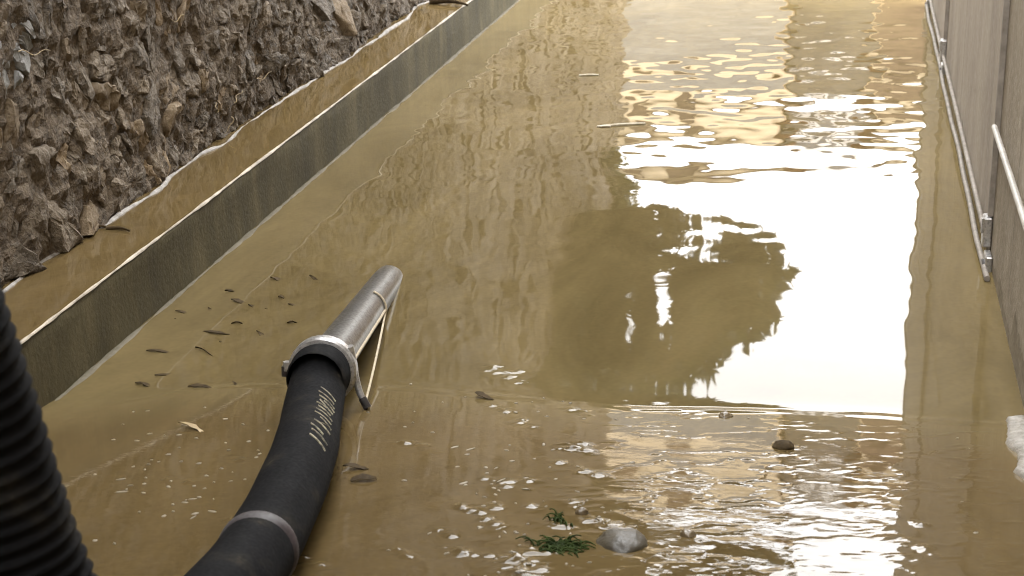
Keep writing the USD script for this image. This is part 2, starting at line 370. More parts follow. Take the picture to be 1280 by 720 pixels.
Z += .0016 * np.clip(2.4 * meshkit.fbm(np.stack([Xg * 7, Yg * 3, 0 * Xg], -1), 2, 72) - .7, 0, 1) * np.exp(-((Yg - lip) / .016) ** 2)
for (p, h, ra, rl) in HUMPS:
    c = at_ramp(*p)
    j0, j1 = np.searchsorted(xs, [c[0] - 4 * ra, c[0] + 4 * ra])
    i0, i1 = np.searchsorted(ys, [c[1] - 4 * rl, c[1] + 4 * rl])
    X_, Y_ = Xg[i0:i1, j0:j1], Yg[i0:i1, j0:j1]
    q = np.stack([X_ * 42, Y_ * 42, 0 * X_], -1)
    wx, wy = (meshkit.fbm(q, 3, 9) - .5) * ra * 4.0, (meshkit.fbm(q, 3, 19) - .5) * rl * 4.5
    wob = np.clip(2.2 * meshkit.fbm(q * 1.6, 2, 29) - .45, 0, 2)
    Z[i0:i1, j0:j1] += 1.5 * h * wob * np.exp(-((X_ + wx - c[0]) / ra) ** 2 - ((Y_ + wy + .5 * (X_ - c[0]) - c[1]) / rl) ** 2)
nx, ny = len(xs), len(ys)
idx = np.arange(nx * ny).reshape(ny, nx)
quads = np.stack([idx[:-1, :-1], idx[:-1, 1:], idx[1:, 1:], idx[1:, :-1]], -1).reshape(-1, 4)
WATER = (np.stack([Xg, Yg, Z], -1).reshape(-1, 3), quads)
w = obj('flood_water', WATER, M['water'], smooth=True)
tag(w, 'brown muddy flood water filling the channel and sheeting down the ramp', 'water', kind='structure')
fw = (np.array([[-40, 10.81, -.02], [XL - .005, 10.81, -.02], [XL - .005, 21.5, -.02], [-40, 21.5, -.02]]), np.array([[0, 1, 2, 3]]))


def film_z(x, y):
    return float(np.interp(y, ys, Z[:, np.argmin(abs(xs - x))]))


# ------------------------------------------------------------------ left: kerb, ledge and rubble wall
kb = thing('concrete_kerb', 'long low dark wet concrete kerb beside the pool, its edge strip painted pale as wet glare', 'kerb', (XL, 4.0, 0))


def kerb_mesh():
    yk = np.arange(-6, 18.01, 0.06)
    zs = np.array([-0.6, -0.02, 0.02, 0.07, 0.12, 0.17, TOP - .012, TOP - .002])
    xo = np.array([0, 0, 0, 0, 0, 0, 0, -0.006])
    Yk, Zk = np.meshgrid(yk, zs, indexing='ij')
    d = 0.012 * (meshkit.fbm(np.stack([0 * Yk, Yk * 5, Zk * 9], -1), 4, 2) - .5)
    v = np.stack([xo[None] + d, Yk - 4.0, Zk], -1).reshape(-1, 3)
    n = len(zs)
    i = np.arange(len(yk) * n).reshape(len(yk), n)
    q = np.stack([i[:-1, :-1], i[1:, :-1], i[1:, 1:], i[:-1, 1:]], -1).reshape(-1, 4)
    backv = np.stack([np.full(len(yk), -0.9), yk - 4.0, np.full(len(yk), TOP - .002)], -1)
    o = len(v)
    top = np.array([[i[k, -1], i[k + 1, -1], o + k + 1, o + k] for k in range(len(yk) - 1)])
    v = np.vstack([v, backv])
    return v, np.vstack([q, top])


obj('kerb_body', kerb_mesh(), M['kerb'], kb, smooth=35)


def ribbon(yk, x, z, wid, h, seed, jit, o):
    """A low irregular bead along y."""
    n = len(yk)
    nz = meshkit.fbm(np.stack([yk * 9, 0 * yk, 0 * yk + seed], -1), 4, seed)
    ww = wid * np.clip(2.6 * nz - .3, .12, 2)
    xo = jit * (meshkit.fbm(np.stack([yk * 3, 0 * yk, 0 * yk], -1), 4, seed + 5) - .5)
    prof = [(-.5, -.3), (-.42, .55), (0, 1), (.42, .55), (.5, -.3)]
    v = np.stack([np.stack([x + xo + a * ww - o[0], yk - o[1], z + b * h * np.clip(.3 + 1.4 * nz, .3, 1.8) - o[2]], -1) for a, b in prof], 1).reshape(-1, 3)
    i = np.arange(n * 5).reshape(n, 5)
    q = np.stack([i[:-1, :-1], i[1:, :-1], i[1:, 1:], i[:-1, 1:]], -1).reshape(-1, 4)
    return v, q[:, ::-1]


yk = np.arange(-6, 18, 0.02)
obj('nosing', ribbon(yk, XL - .004, TOP - .001, 0.009, .005, 4, .004, (XL, 4, 0)), M['nosing'], kb, smooth=60)  # raised pale strip, its brightness painted in as wet edge glare
obj('silt_line', ribbon(yk, XL + .008, .000, .018, .003, 8, .004, (XL, 4, 0)), M['meniscus_glint'], kb, smooth=60)  # pale strip painted as the reflecting meniscus along the waterline

lx = np.linspace(-2.55, XL - .004, 22)
ly = np.arange(-6, 18, .04)
LX, LY = np.meshgrid(lx, ly)
LZ = TOP + .003 + .0009 * waves(LX, LY, 30, .08, .4, 1.2, 21) * 1.0 + .004 * (meshkit.fbm(np.stack([LX * 6, LY * 3, 0 * LX], -1), 3, 6) - .5) * softstep(XL - LX, 0.02, 0.08)
li = np.arange(LX.size).reshape(LX.shape)
lw = obj('ledge_water', (np.stack([LX, LY, LZ], -1).reshape(-1, 3), np.stack([li[:-1, :-1], li[:-1, 1:], li[1:, 1:], li[1:, :-1]], -1).reshape(-1, 4)), M['water'], smooth=True)
tag(lw, 'shallow brown water lying on the ledge behind the kerb', 'water', kind='structure')

rw = thing('rubble_wall', 'tall rough brown rubble stone retaining wall behind the wet ledge', 'wall', (XW, 4.0, TOP))
WO = np.array([XW, 4.0, TOP])
WH = 3.3                                     # wall height above the ledge
wr = np.random.default_rng(11)


def wall_relief(y, z):
    p = np.stack([y * 2.0, z * 2.2, 0 * y], -1)
    return 0.10 * (meshkit.fbm(p, 3, 31) - .5) - 0.03 * z


def core_mesh():
    ya = np.r_[np.arange(-6, 3.4, .12), np.arange(3.4, 9.6, .018), np.arange(9.6, 17.6, .12)]
    za = np.r_[np.arange(-.05, 1.1, .018), np.arange(1.1, WH + .01, .12)]
    Yc, Zc = np.meshgrid(ya, za, indexing='ij')
    d = .012 + wall_relief(Yc, Zc) + 0.055 * (meshkit.fbm(np.stack([Yc * 22, Zc * 22, 0 * Yc], -1), 4, 12) - .5)
    v = np.stack([d, Yc - 4.0, Zc], -1).reshape(-1, 3)
    i = np.arange(Yc.size).reshape(Yc.shape)
    q = np.stack([i[:-1, :-1], i[1:, :-1], i[1:, 1:], i[:-1, 1:]], -1).reshape(-1, 4)
    return v, q


obj('wall_core', core_mesh(), M['wall_core'], rw)
obj('wall_backing', bx(-.68, -10.0, -.9, -.16, 13.6, WH - .01), M['wall_core'], rw)


def cells(y0, y1, z0, z1, n, seed):
    r = np.random.default_rng(seed)
    pts = np.stack([r.uniform(y0, y1, n), r.uniform(z0, z1, n)], 1)
    for _ in range(1):
        d = pts[:, None] - pts[None]
        dd = (d ** 2).sum(-1) + np.eye(n)
        wgt = np.exp(-dd / (.35 * (y1 - y0) * (z1 - z0) / n))
        pts = pts + .10 * (d * wgt[..., None]).sum(1) / math.sqrt(1)
    pts[:, 0] = np.clip(pts[:, 0], y0 + .01, y1 - .01)
    pts[:, 1] = np.clip(pts[:, 1], z0 + .01, z1 - .01)
    ext = [pts]
    for ax, lim in ((0, y0), (0, y1), (1, z0), (1, z1)):
        q = pts.copy()
        q[:, ax] = 2 * lim - q[:, ax]
        ext.append(q)
    vor = Voronoi(np.vstack(ext))
    out = []
    for k in range(n):
        reg = vor.regions[vor.point_region[k]]
        if -1 in reg or not reg:
            continue
        p = Polygon(vor.vertices[reg])
        if p.is_valid and p.area > 4e-4:
            out.append(p)
    return out


def stone(poly, seed, fine=True):
    r = np.random.default_rng(seed)
    p = poly.buffer(-r.uniform(.001, .005), join_style=2)
    if p.is_empty or p.geom_type != 'Polygon' or p.area < 3e-4:
        return None
    m = 20 if fine else 9
    line = p.exterior
    b = np.array([line.interpolate(t, normalized=True).coords[0] for t in np.arange(m) / m])
    if Polygon(b).exterior.is_ccw is False:
        b = b[::-1]
    c = b.mean(0)
    D = min(.034, .25 * math.sqrt(p.area)) * r.uniform(.2, 1.0)
    tilt = r.normal(0, .22, 2)
    rings = [(1.0, -.04), (.98, .30 * D), (.88, .75 * D), (.66, .95 * D), (.34, D)] if fine else [(1.0, -.04), (.9, .6 * D), (.5, D)]
    v = []
    for s, d in rings:
        q = c + (b - c) * s
        v.append(np.stack([q[:, 0], q[:, 1], np.full(m, d)], -1))
    v = np.vstack(v + [np.array([[c[0], c[1], D]])])
    jag = meshkit.fbm(np.stack([v[:, 0] * 36, v[:, 1] * 36, np.full(len(v), seed * 3.7)], -1), 3, seed % 97) - .5
    lift = (v[:, 2] > 0)
    dep = wall_relief(v[:, 0], v[:, 1]) + v[:, 2] + lift * (.040 * jag + (v[:, :2] - c) @ tilt)
    vv = np.stack([dep, v[:, 0] - 4.0, v[:, 1]], -1)
    vv[:, 1] += lift * r.normal(0, .004, len(v))
    vv[:, 2] += lift * r.normal(0, .004, len(v))
    f = []
    for k in range(len(rings) - 1):
        for j in range(m):
            a, b_ = k * m + j, k * m + (j + 1) % m
            f += [[a, b_, b_ + m], [a, b_ + m, a + m]]
    o = (len(rings) - 1) * m
    for j in range(m):
        f.append([o + j, o + (j + 1) % m, len(vv) - 1])
    return trimesh.Trimesh(vv, f, process=False)


near = cells(3.5, 9.4, 0.0, 1.02, 560, 5)
in_view, rest = [], []
for p in near:
    y, z = p.centroid.x, p.centroid.y + TOP
    (in_view if z < np.interp(y, [3.9, 4.2, 4.7, 6.05, 8.4, 9.0], [.75, 1.1, 1.0, .78, .38, .28]) else rest).append(p)
in_view.sort(key=lambda p: -p.area / (p.centroid.x ** 2 + 4))
rest += in_view[292:]
mats = ['stone_brown'] * 5 + ['stone_grey'] * 4 + ['stone_ochre'] * 2
for k, p in enumerate(in_view[:292]):
    m = stone(p, 100 + k)
    if m is not None:
        yy = p.centroid.x
        name = mats[wr.integers(len(mats))]
        if yy > 6.3 and wr.random() < .5:
            name = 'stone_grey'
        if abs(yy - 4.30) < .09 and .50 < p.centroid.y < .86:
            name = 'stone_pale'
        obj('stone', m, M[name], rw, smooth=32)
far = cells(-6, 3.5, 0, WH, 620, 6) + cells(9.4, 17.6, 0, WH, 560, 7) + cells(3.5, 9.4, 1.02, WH, 330, 8)
s = [m for m in (stone(p, 2000 + k, False) for k, p in enumerate(rest + far)) if m is not None]
tag(obj('rubble', cat(s), M['stone_brown'], rw), kind='stuff')
obj('mortar_edge', ribbon(np.arange(-6, 17.5, .012), XW + .035, TOP - .001, .0155, .011, 14, .075, WO), M['crust'], rw)
stems = []
for k in range(14):
    y0 = wr.uniform(3.8, 8.8)
    z0 = wr.uniform(.05, max(.15, 1.05 - .16 * (y0 - 3.6)))
    a, ln = wr.uniform(0, 6.28), wr.uniform(.05, .16)
    q = [np.array([wall_relief(np.array(y0), np.array(z0)) + .045 + .02 * wr.random(), y0 - 4.0, z0])]
    for _ in range(4):
        a += wr.normal(0, .5)
        q.append(q[-1] + np.array([wr.normal(0, .008), math.cos(a) * ln / 4, math.sin(a) * ln / 4]))
    stems.append(sweep(spline(q, 9), np.linspace(.0020, .0008, 9), 5))
tag(obj('dry_stem', cat(stems), M['leaf_pale'], rw, smooth=True), kind='stuff')

# ------------------------------------------------------------------ right: panelled building wall with its rails
bw = thing('panel_wall', 'smooth taupe concrete panel wall along the right side of the channel', 'wall', (XR, 5.27, 0))
BO = np.array([XR, 5.27, 0])
POSTS = [-3.79, -0.77, 2.25, 5.27, 8.30, 10.22]


def panel(y0, y1, z0, z1, seed):
    m = chamfer_bx(0.0, y0 + .008 - 5.27, z0 + .004, .10, y1 - .008 - 5.27, z1 - .004, .006)
    return m


for k, (a, b) in enumerate(zip([-6.0] + POSTS[:-1], POSTS)):
    for j, (z0, z1) in enumerate(((-.6, 1.30), (1.30, 2.60), (2.60, 3.90), (3.90, 5.20), (5.20, 6.50), (6.50, 7.80), (7.80, 9.10))):  # upper tiers are unseen, stacked high to block sky light
        q = obj('panel', panel(a, b, z0, z1, k * 9 + j), M['panel_stained'] if (k == 3 and j == 0) else M['panel'], bw)
        if k == 3 and j == 0:
            tag(q, 'mud stained concrete panel nearest the camera')
obj('wall_backing', bx(.102, -11.27, -.8, 9.0, 4.948, 9.08), M['panel'], bw)
obj('coping', bx(-.03, -11.3, 9.102, 9.03, 4.98, 9.20), M['panel'], bw)
for y in POSTS:
    z1 = 9.0
    post = cat([bx(-.018, y - .022 - 5.27, .16, -.001, y + .004 - 5.27, z1), bx(-.006, y + .004 - 5.27, .16, -.001, y + .038 - 5.27, z1)])
    q = obj('post', post, M['galv_dull'], bw)
    obj('shadow_gap', bx(-.0035, y + .038 - 5.27, .16, -.001, y + .052 - 5.27, z1), M['steel_dark'], q)
    shoe = cat([chamfer_bx(-.030, y - .030 - 5.27, .055, -.002, y + .035 - 5.27, .155, .004), chamfer_bx(-.024, y - .12 - 5.27, -.03, -.002, y - .035 - 5.27, .050, .004), bx(-.036, y - .018 - 5.27, .10, -.028, y - .004 - 5.27, .15)])
    s_ = obj('post_shoe', shoe, M['galv'], bw)
    hole = trimesh.creation.cylinder(.017, .008, sections=18)
    hole.apply_transform(trimesh.transformations.rotation_matrix(math.pi / 2, [0, 1, 0]))
    hole.apply_scale([1, 1.5, 1])
    hole.apply_translation([-.0275, y - .078 - 5.27, .012])
    obj('bolt_hole', hole, M['steel_dark'], s_)


for y, z0, z1, t_ in ((7.05, -.1, .62, .006), (7.75, -.1, .9, .004), (4.62, .1, .95, .004)):
    kk = np.linspace(z0, z1, 18)
    wig = .012 * (meshkit.fbm(np.stack([kk * 6, 0 * kk + y, 0 * kk], -1), 3, 8) - .5)
    cv = np.stack([np.stack([np.full(18, -.0012), y - 5.27 + wig + s_, kk], -1) for s_ in (-t_ / 2, t_ / 2)], 1).reshape(-1, 3)
    ii = np.arange(36).reshape(18, 2)
    obj('crack', (cv, np.stack([ii[:-1, 0], ii[1:, 0], ii[1:, 1], ii[:-1, 1]], -1)), M['crack'], bw)


ks = np.arange(2.2, 10.2, .015)
top_ = np.maximum((EDGE - ks) * SLOPE, 0) + .035 + .16 * np.clip(meshkit.fbm(np.stack([ks * 5, 0 * ks, 0 * ks], -1), 4, 81) - .38, 0, 1) * np.where(ks < 5.15, 2.2, .35)
cv = np.stack([np.stack([np.full(len(ks), -.0010), ks - 5.27, np.full(len(ks), -.08)], -1), np.stack([np.full(len(ks), -.0010), ks - 5.27, top_], -1)], 1).reshape(-1, 3)
ii = np.arange(2 * len(ks)).reshape(-1, 2)
obj('mud_stain', (cv, np.stack([ii[:-1, 0], ii[1:, 0], ii[1:, 1], ii[:-1, 1]], -1)), M['mud_stain'], bw)


def rail(pts, r, sides=12):
    return sweep(np.asarray(pts) - BO, r, sides)


yy = np.linspace(5.05, 10.15, 40)
bow = .006 * np.sin(yy * 3.1) + .004 * np.sin(yy * 7.7)
obj('lower_rail', rail(np.stack([XR - .026 + .4 * bow, yy, .012 + 0 * yy], -1), .0095), M['galv_dull'], bw, smooth=40)
yy = np.linspace(5.34, 10.15, 30)
obj('upper_rail', rail(np.stack([XR - .016 + 0 * yy, yy, .080 + .003 * np.sin(yy * 2)], -1), .009), M['galv_dull'], bw, smooth=40)
obj('side_rail', rail([[XR - .022, 5.215, .468], [XR - .022, 4.2, .47], [XR - .022, 2.3, .47]], .0095), M['pipe_white'], bw, smooth=40)
# pale mortar bead along the foot of the wall where it stands on the ramp
ym = np.arange(2.2, 3.97, .012)
zz = np.maximum((EDGE - ym) * SLOPE, 0)
v, q = ribbon(ym, XR - .024, .002, .056, .014, 40, .03, BO)
v = v.reshape(len(ym), 5, 3)
v[:, :, 2] += zz[:, None]
v += (.006 * (meshkit.fbm(v * 30 + 5, 3, 4) - .5))[..., None] * np.array([1, .3, 1])
obj('mortar_bead', (v.reshape(-1, 3), q), M['bead'], bw, smooth=True)

# ------------------------------------------------------------------ the suction hose, its coupling and the steel pipe
R_H = 0.075
hose = thing('suction_hose', 'thick black rubber suction hose clamped to a steel pipe lying in the flood', 'hose', tuple(at_ramp(380, 560)))
HO = at_ramp(380, 560)


def on_ramp(px, py, lift):
    return at_ramp(px, py, lift)


cl = at(404, 462, .135)                      # clamp centre
tipw = at(486, 349, -.012)                   # where the pipe's axis meets the water
axis = unit(tipw - cl)
path = [on_ramp(140, 880, R_H), on_ramp(226, 800, R_H), on_ramp(300, 720, R_H), on_ramp(350, 640, R_H), on_ramp(382, 560, R_H), at(392, 508, .112), cl - axis * .03]
hp = spline(path, 120)
obj('hose_body', sweep(hp - HO, R_H + .0006 * np.sin(np.arange(120) * .31), 40), M['rubber'], hose, smooth=50)
T, A, B = frames(hp)


def around(i, ang, r):
    """A point on the hose at station i (a float) and the angle from its left side over the top."""
    k = np.clip(i, 0, len(hp) - 1.001)
    j, t = int(k), k - int(k)
    p, tt = hp[j] * (1 - t) + hp[j + 1] * t, unit(T[j] * (1 - t) + T[j + 1] * t)
    side = unit(np.cross(tt, [0, 0, 1]))
    upv = np.cross(side, tt)
    return p + r * (-side * math.cos(ang) + upv * math.sin(ang)), tt, side, upv


def station(px, py):
    """The station of the hose whose axis projects nearest the pixel."""
    d = (hp - EYE) @ ROT
    s = np.stack([640 + FPX * d[:, 0] / d[:, 2], 360 + FPX * d[:, 1] / d[:, 2]], -1)
    return int(np.argmin(((s - [px, py]) ** 2).sum(1)))


# the scuffed band painted round the hose, a raised strip
ib = station(315, 685)
bp = hp[ib - 2:ib + 3]
bp = np.vstack([bp[0], bp, bp[-1]])
ba = spline([hp[ib] - T[ib] * .019 , hp[ib], hp[ib] + T[ib] * .019], 5)
obj('scuffed_band', sweep(ba - HO, [R_H, R_H + .0032, R_H + .0036, R_H + .0032, R_H], 40, cap=False), M['rubber_band'], hose, smooth=40)
# worn printing along the upper right of the hose: slanted strokes
i0, i1 = station(386, 592), station(398, 520)
strokes, n_s = [], 13
for k in range(n_s):
    st_ = i0 + (i1 - i0) * (k + .5) / n_s
    off = wr.uniform(-.06, .06)
    lo, hi = 1.88 + off, 2.50 + off
    if k in (4, 9):
        lo += .16
    if k in (2, 7):
        hi -= .15
    pts, rr = [], R_H + .0018
    for t in np.linspace(0, 1, 7):
        pts.append(around(st_ + 1.3 - 2.6 * t, lo + (hi - lo) * t, rr)[0])
    pts = np.array(pts)
    wdt = .0028 * wr.uniform(.8, 1.3)
    up_ = np.array([around(st_, lo + (hi - lo) * t, 1.0)[0] - around(st_, 0, 0)[0] for t in np.linspace(0, 1, 7)])
    al = T[int(st_)]
    ring = np.stack([pts - al * wdt - up_ * .003, pts - al * wdt, pts + al * wdt, pts + al * wdt - up_ * .003], 1).reshape(-1, 3)
    ii = np.arange(28).reshape(7, 4)
    q = np.stack([ii[:-1, :-1], ii[1:, :-1], ii[1:, 1:], ii[:-1, 1:]], -1).reshape(-1, 4)
    strokes.append(trimesh.Trimesh(ring, np.vstack([q[:, [0, 1, 2]], q[:, [0, 2, 3]]]), process=False))
    if k in (3, 8):                            # the joining stroke of each worn letter
        a_, b_ = pts[1] if k % 2 else pts[5], None
        nxt = around(st_ + (i1 - i0) / n_s + 1.5 - 2.6 * (5 / 6 if k % 2 else 1 / 6), lo + (hi - lo) * (5 / 6 if k % 2 else 1 / 6), rr)[0]
        strokes.append(sweep([a_ - up_[3] * .001, nxt - up_[3] * .001], .0022, 5))
lt = cat(strokes)
lt.apply_translation(-HO)
obj('worn_print', lt, M['print'], hose)


def lathe(o, ax, prof, sides=40):
    """Rings of (distance along ax, radius) about the axis."""
    ax = unit(ax)
    a = unit(np.cross(ax, [0, 0, 1]))
    b = np.cross(a, ax)
    ang = np.arange(sides) * 2 * np.pi / sides
    v = np.array([[o + ax * d + r * (math.cos(t) * a + math.sin(t) * b) for t in ang] for d, r in prof]).reshape(-1, 3)
    n = len(prof)
    i = np.arange(n * sides).reshape(n, sides)
    q = np.stack([i[:-1], np.roll(i[:-1], -1, 1), np.roll(i[1:], -1, 1), i[1:]], -1).reshape(-1, 4)
    m = trimesh.Trimesh(v, np.vstack([q[:, [0, 1, 2]], q[:, [0, 2, 3]]]), process=False)
    if ((m.triangles_center - o) * m.face_normals).sum() < 0:
        m.invert()
    return m


R_P0, R_P1 = .061, .050
obj('hose_cuff', lathe(cl - HO, axis, [(-.11, R_H - .002), (-.10, R_H + .003), (-.060, R_H + .0035), (-.050, R_H + .006), (-.041, R_H + .006), (-.033, R_H + .002), (-.01, R_H + .003), (0, R_H - .004)]), M['rubber'], hose, smooth=30)
obj('hose_clamp', lathe(cl - HO, axis, [(-.024, R_H + .001), (-.022, R_H + .011), (-.014, R_H + .016), (.014, R_H + .016), (.022, R_H + .009), (.028, R_H - .004), (.034, R_P0 + .006), (.048, R_P0 + .002), (.056, R_P0 - .002)]), M['galv'], hose, smooth=30)
pl = np.linalg.norm(tipw - cl)
ds = np.r_[np.linspace(0.0, pl, 14), pl + .05, pl + .12]
rs = np.r_[np.linspace(R_P0, R_P1, 14), R_P1 - .006, R_P1 - .024]
bend = np.array([0, 0, -1.0])
pp = np.array([cl + axis * d + bend * (max(0, d - pl + .05) ** 2) * 1.2 for d in ds])
obj('steel_pipe', sweep(pp - HO, rs, 40), M['pipe_steel'], hose, smooth=40)
side = unit(np.cross(axis, [0, 0, 1]))
upv = np.cross(side, axis)
# bolt on the left of the clamp
bl = cl + axis * .008 - side * (R_H + .014) + upv * -.005
bm = cat([bx(-.022, -.012, -.014, .022, .012, .014)])
M4 = np.eye(4)
M4[:3, :3] = np.stack([side, axis, upv], 1)
M4[:3, 3] = bl - HO
bm.apply_transform(M4)
obj('clamp_lug', bm, M['steel_dark'], hose)
hx = trimesh.creation.cylinder(.013, .024, sections=6)
M5 = M4.copy()
M5[:3, :3] = np.stack([upv, -axis, side], 1) @ np.eye(3)
M5[:3, 3] = bl - axis * .006 + upv * .014 - side * .006 - HO
M5[:3, :3] = np.stack([side, axis, upv], 1)
hx.apply_transform(M5)
obj('bolt_head', hx, M['galv'], hose)
# the tail of the clamp strap, sticking out low on the right
tail_end = at(457, 505, .045)
tail_0 = cl + axis * .008 + side * (R_H + .006) - upv * .02
tail = spline([cl + axis * .006 + side * (R_H - .005) + upv * .062, tail_0 + upv * .012, (tail_0 + tail_end) / 2 + np.array([-.002, 0, -.004]), tail_end], 14)
obj('clamp_tail', sweep(tail - HO, np.linspace(.013, .008, 14), 10), M['galv'], hose, smooth=50)
obj('tail_end', sweep(np.array([tail_end - unit(tail[-1] - tail[-3]) * .018, tail_end + unit(tail[-1] - tail[-3]) * .012]) - HO, .011, 10), M['steel_dark'], hose, smooth=50)
# cord tied from the pipe to the clamp tail
da = pl * .62
ca = cl + axis * da + side * (R_P0 - .006) - upv * .012
cd = thing('tie_cord', 'thin pale cord tied from the steel pipe down to the clamp tail, with a strip painted as pipe glint', 'cord', tuple(ca))
obj('strand', sweep(spline([ca, (ca + tail_end) / 2 + np.array([0, 0, -.006]), tail_end + np.array([0, 0, .006])], 12) - ca, .0035, 8), M['cord'], cd, smooth=True)
ring = np.array([cl + axis * da + (R_P0 - .003) * (math.cos(t) * side + math.sin(t) * upv) for t in np.linspace(-1.6, 1.2, 14)])
obj('loop', sweep(ring - ca, .0035, 8), M['cord'], cd, smooth=True)
low = np.array([cl + axis * d + (R_P0 - .001 - .011 * d / pl) * (math.cos(-.1) * side + math.sin(-.1) * upv) for d in np.linspace(.05, da, 12)])
obj('strand', sweep(low - ca, .006, 8), M['cord'], cd, smooth=True)  # second strip added as the bright reflection along the pipe's lower edge

# the second, corrugated hose that stands at the left edge and rises out of frame
h2 = thing('corrugated_hose', 'ribbed black suction hose standing up at the left edge of the picture', 'hose', (-1.4, 2.2, .25))


def at_dist(px, py, d):
    return EYE + ray(px, py) * d


cp = [at_dist(140, 1010, 2.32), at_dist(88, 870, 2.28), at_dist(35, 720, 2.24), at_dist(-25, 545, 2.16), at_dist(-87, 365, 2.08), at_dist(-180, 110, 1.96)]
cp = [np.array([-1.25, -.6, .60 + R_H]), np.array([-1.10, .6, .46 + R_H]), np.array([-1.02, 1.25, .38 + R_H])] + cp[1:] + [np.array([-2.05, 2.25, 2.30]), np.array([-2.75, 2.20, 2.62]), np.array([-3.6, 2.0, 2.50])]
cp = spline(cp, 1150)
ln = np.r_[0, np.cumsum(np.linalg.norm(np.diff(cp, axis=0), axis=1))]
rc = .078 + .0042 * np.cos(2 * np.pi * ln / .0235)
obj('ribbed_body', sweep(cp - np.array([-1.4, 2.2, .25]), rc, 40), M['rubber'], h2, smooth=True)

# ------------------------------------------------------------------ debris
dr = np.random.default_rng(23)


def leaf_mesh(ln, wd, seed):
    r = np.random.default_rng(seed)
    t = np.linspace(0, 1, 7)
    hw = wd * .5 * np.sin(np.pi * np.clip(t, .03, .97)) ** .8 * (1 + .25 * r.normal(size=7))
    zc = .006 * np.sin(t * 3 + r.uniform(0, 3)) + .003
    yc = .12 * ln * np.sin(t * 2.5 + r.uniform(0, 3))
    top = np.concatenate([np.stack([(t - .5) * ln, yc + s * hw, zc + .004 * abs(s) * r.uniform(.2, 1)], -1) for s in (-1, 0, 1)])
    v = np.vstack([top, top - [0, 0, .0015]])
    f = []
    for a in range(2):
        for k in range(6):
            i = a * 7 + k
            f += [[i, i + 1, i + 8], [i, i + 8, i + 7], [21 + i, 21 + i + 8, 21 + i + 1], [21 + i, 21 + i + 7, 21 + i + 8]]
    for k in range(6):
        f += [[k, 21 + k, 21 + k + 1], [k, 21 + k + 1, k + 1], [14 + k, 14 + k + 1, 35 + k + 1], [14 + k, 35 + k + 1, 35 + k]]
    return trimesh.Trimesh(v, f, process=False)


def drop(name, mesh, mat, pos, rz, label, cat_, group=None):
    m = mesh.copy()
    m.apply_transform(trimesh.transformations.rotation_matrix(rz, [0, 0, 1]))
    prim = UsdGeom.Mesh(obj(name, m, M[mat], smooth=True))
    prim.AddTranslateOp().Set(Gf.Vec3d(*map(float, pos)))
    tag(prim.GetPrim(), label, cat_, group)


LEAVES = [(232, 392), (262, 388), (296, 405), (320, 383), (352, 372), (340, 387), (300, 378), (372, 383), (255, 440), (282, 428), (310, 407), (330, 420), (225, 398), (180, 482), (215, 470), (250, 486), (296, 482), (345, 350), (395, 350), (290, 365), (270, 416), (200, 440), (365, 404)]
for k, p in enumerate(LEAVES):
    c = at(*p)
    drop('leaf_scrap', leaf_mesh(dr.uniform(.02, .10), dr.uniform(.006, .020), 50 + k), 'leaf_dark', (c[0], c[1], film_z(c[0], c[1]) - .0045), dr.normal(0, .3),
         'small dark leaf scrap floating on the water between the kerb and the steel pipe', 'leaf', 'leaf scraps floating between the kerb and the pipe')
c = at_ramp(238, 537)
drop('pale_leaf', leaf_mesh(.10, .020, 8), 'leaf_pale', (c[0], c[1], film_z(*c[:2])), -.45, 'pale tan narrow leaf on the wet ramp left of the black hose', 'leaf')
for k, p in enumerate([(350, 592), (455, 603), (606, 498), (445, 588)]):
    c = at_ramp(*p)
    drop('dark_scrap', leaf_mesh(.06, .022, 80 + k), 'leaf_dark', (c[0], c[1], film_z(*c[:2])), dr.uniform(-.6, .6),
         ['curled dark leaf scrap just left of the black hose', 'dark leaf scrap right of the hose, the nearer of two', 'tiny dark leaf scrap at the top edge of the ramp', 'dark leaf scrap right of the hose, the farther of two'][k], 'leaf')
for k, (p, rz, ln) in enumerate([((268, 163 + 0), .1, .16), ((148, 288), -.15, .09), ((125, 286), .2, .06)]):
    if k == 0:
        continue
    c = at(p[0], p[1], TOP + .004)
    drop('dark_twig', sweep(spline([[-ln / 2, 0, 0], [0, .008, .004], [ln / 2, -.004, .002]], 9), np.linspace(.007, .003, 9), 7), 'leaf_dark', (c[0], c[1], c[2] + .002), rz,
         ['', 'dark twig lying in the water on the ledge', 'short dark stub at the foot of the rubble wall'][k], 'twig')
c = at(548, 7, TOP)
drop('dark_stick', sweep(spline([[-.12, 0, 0], [0, .01, .012], [.13, -.01, .0]], 9), np.linspace(.017, .006, 9), 8), 'leaf_dark', (c[0] + .06, c[1], TOP + .012), -.3, 'dark broken stick at the far end of the ledge', 'stick')
for k, (p, rz, ln) in enumerate([((810, 158), .35, .22), ((790, 160), .2, .05), ((765, 95), .2, .10)]):  # thin pale rods lying on the water
    c = at(*p)
    drop('floating_straw', sweep(spline([[-ln / 2, 0, 0], [0, .006, .002], [ln / 2, 0, 0]], 9), .0045, 7), 'sliver', (c[0] - .12, c[1], film_z(*c[:2]) + .003), rz,
         ['long pale sliver floating below the yellow reflection', 'short pale sliver floating by the longer one', 'pale sliver floating farthest away on the rippled water'][k], 'sliver')


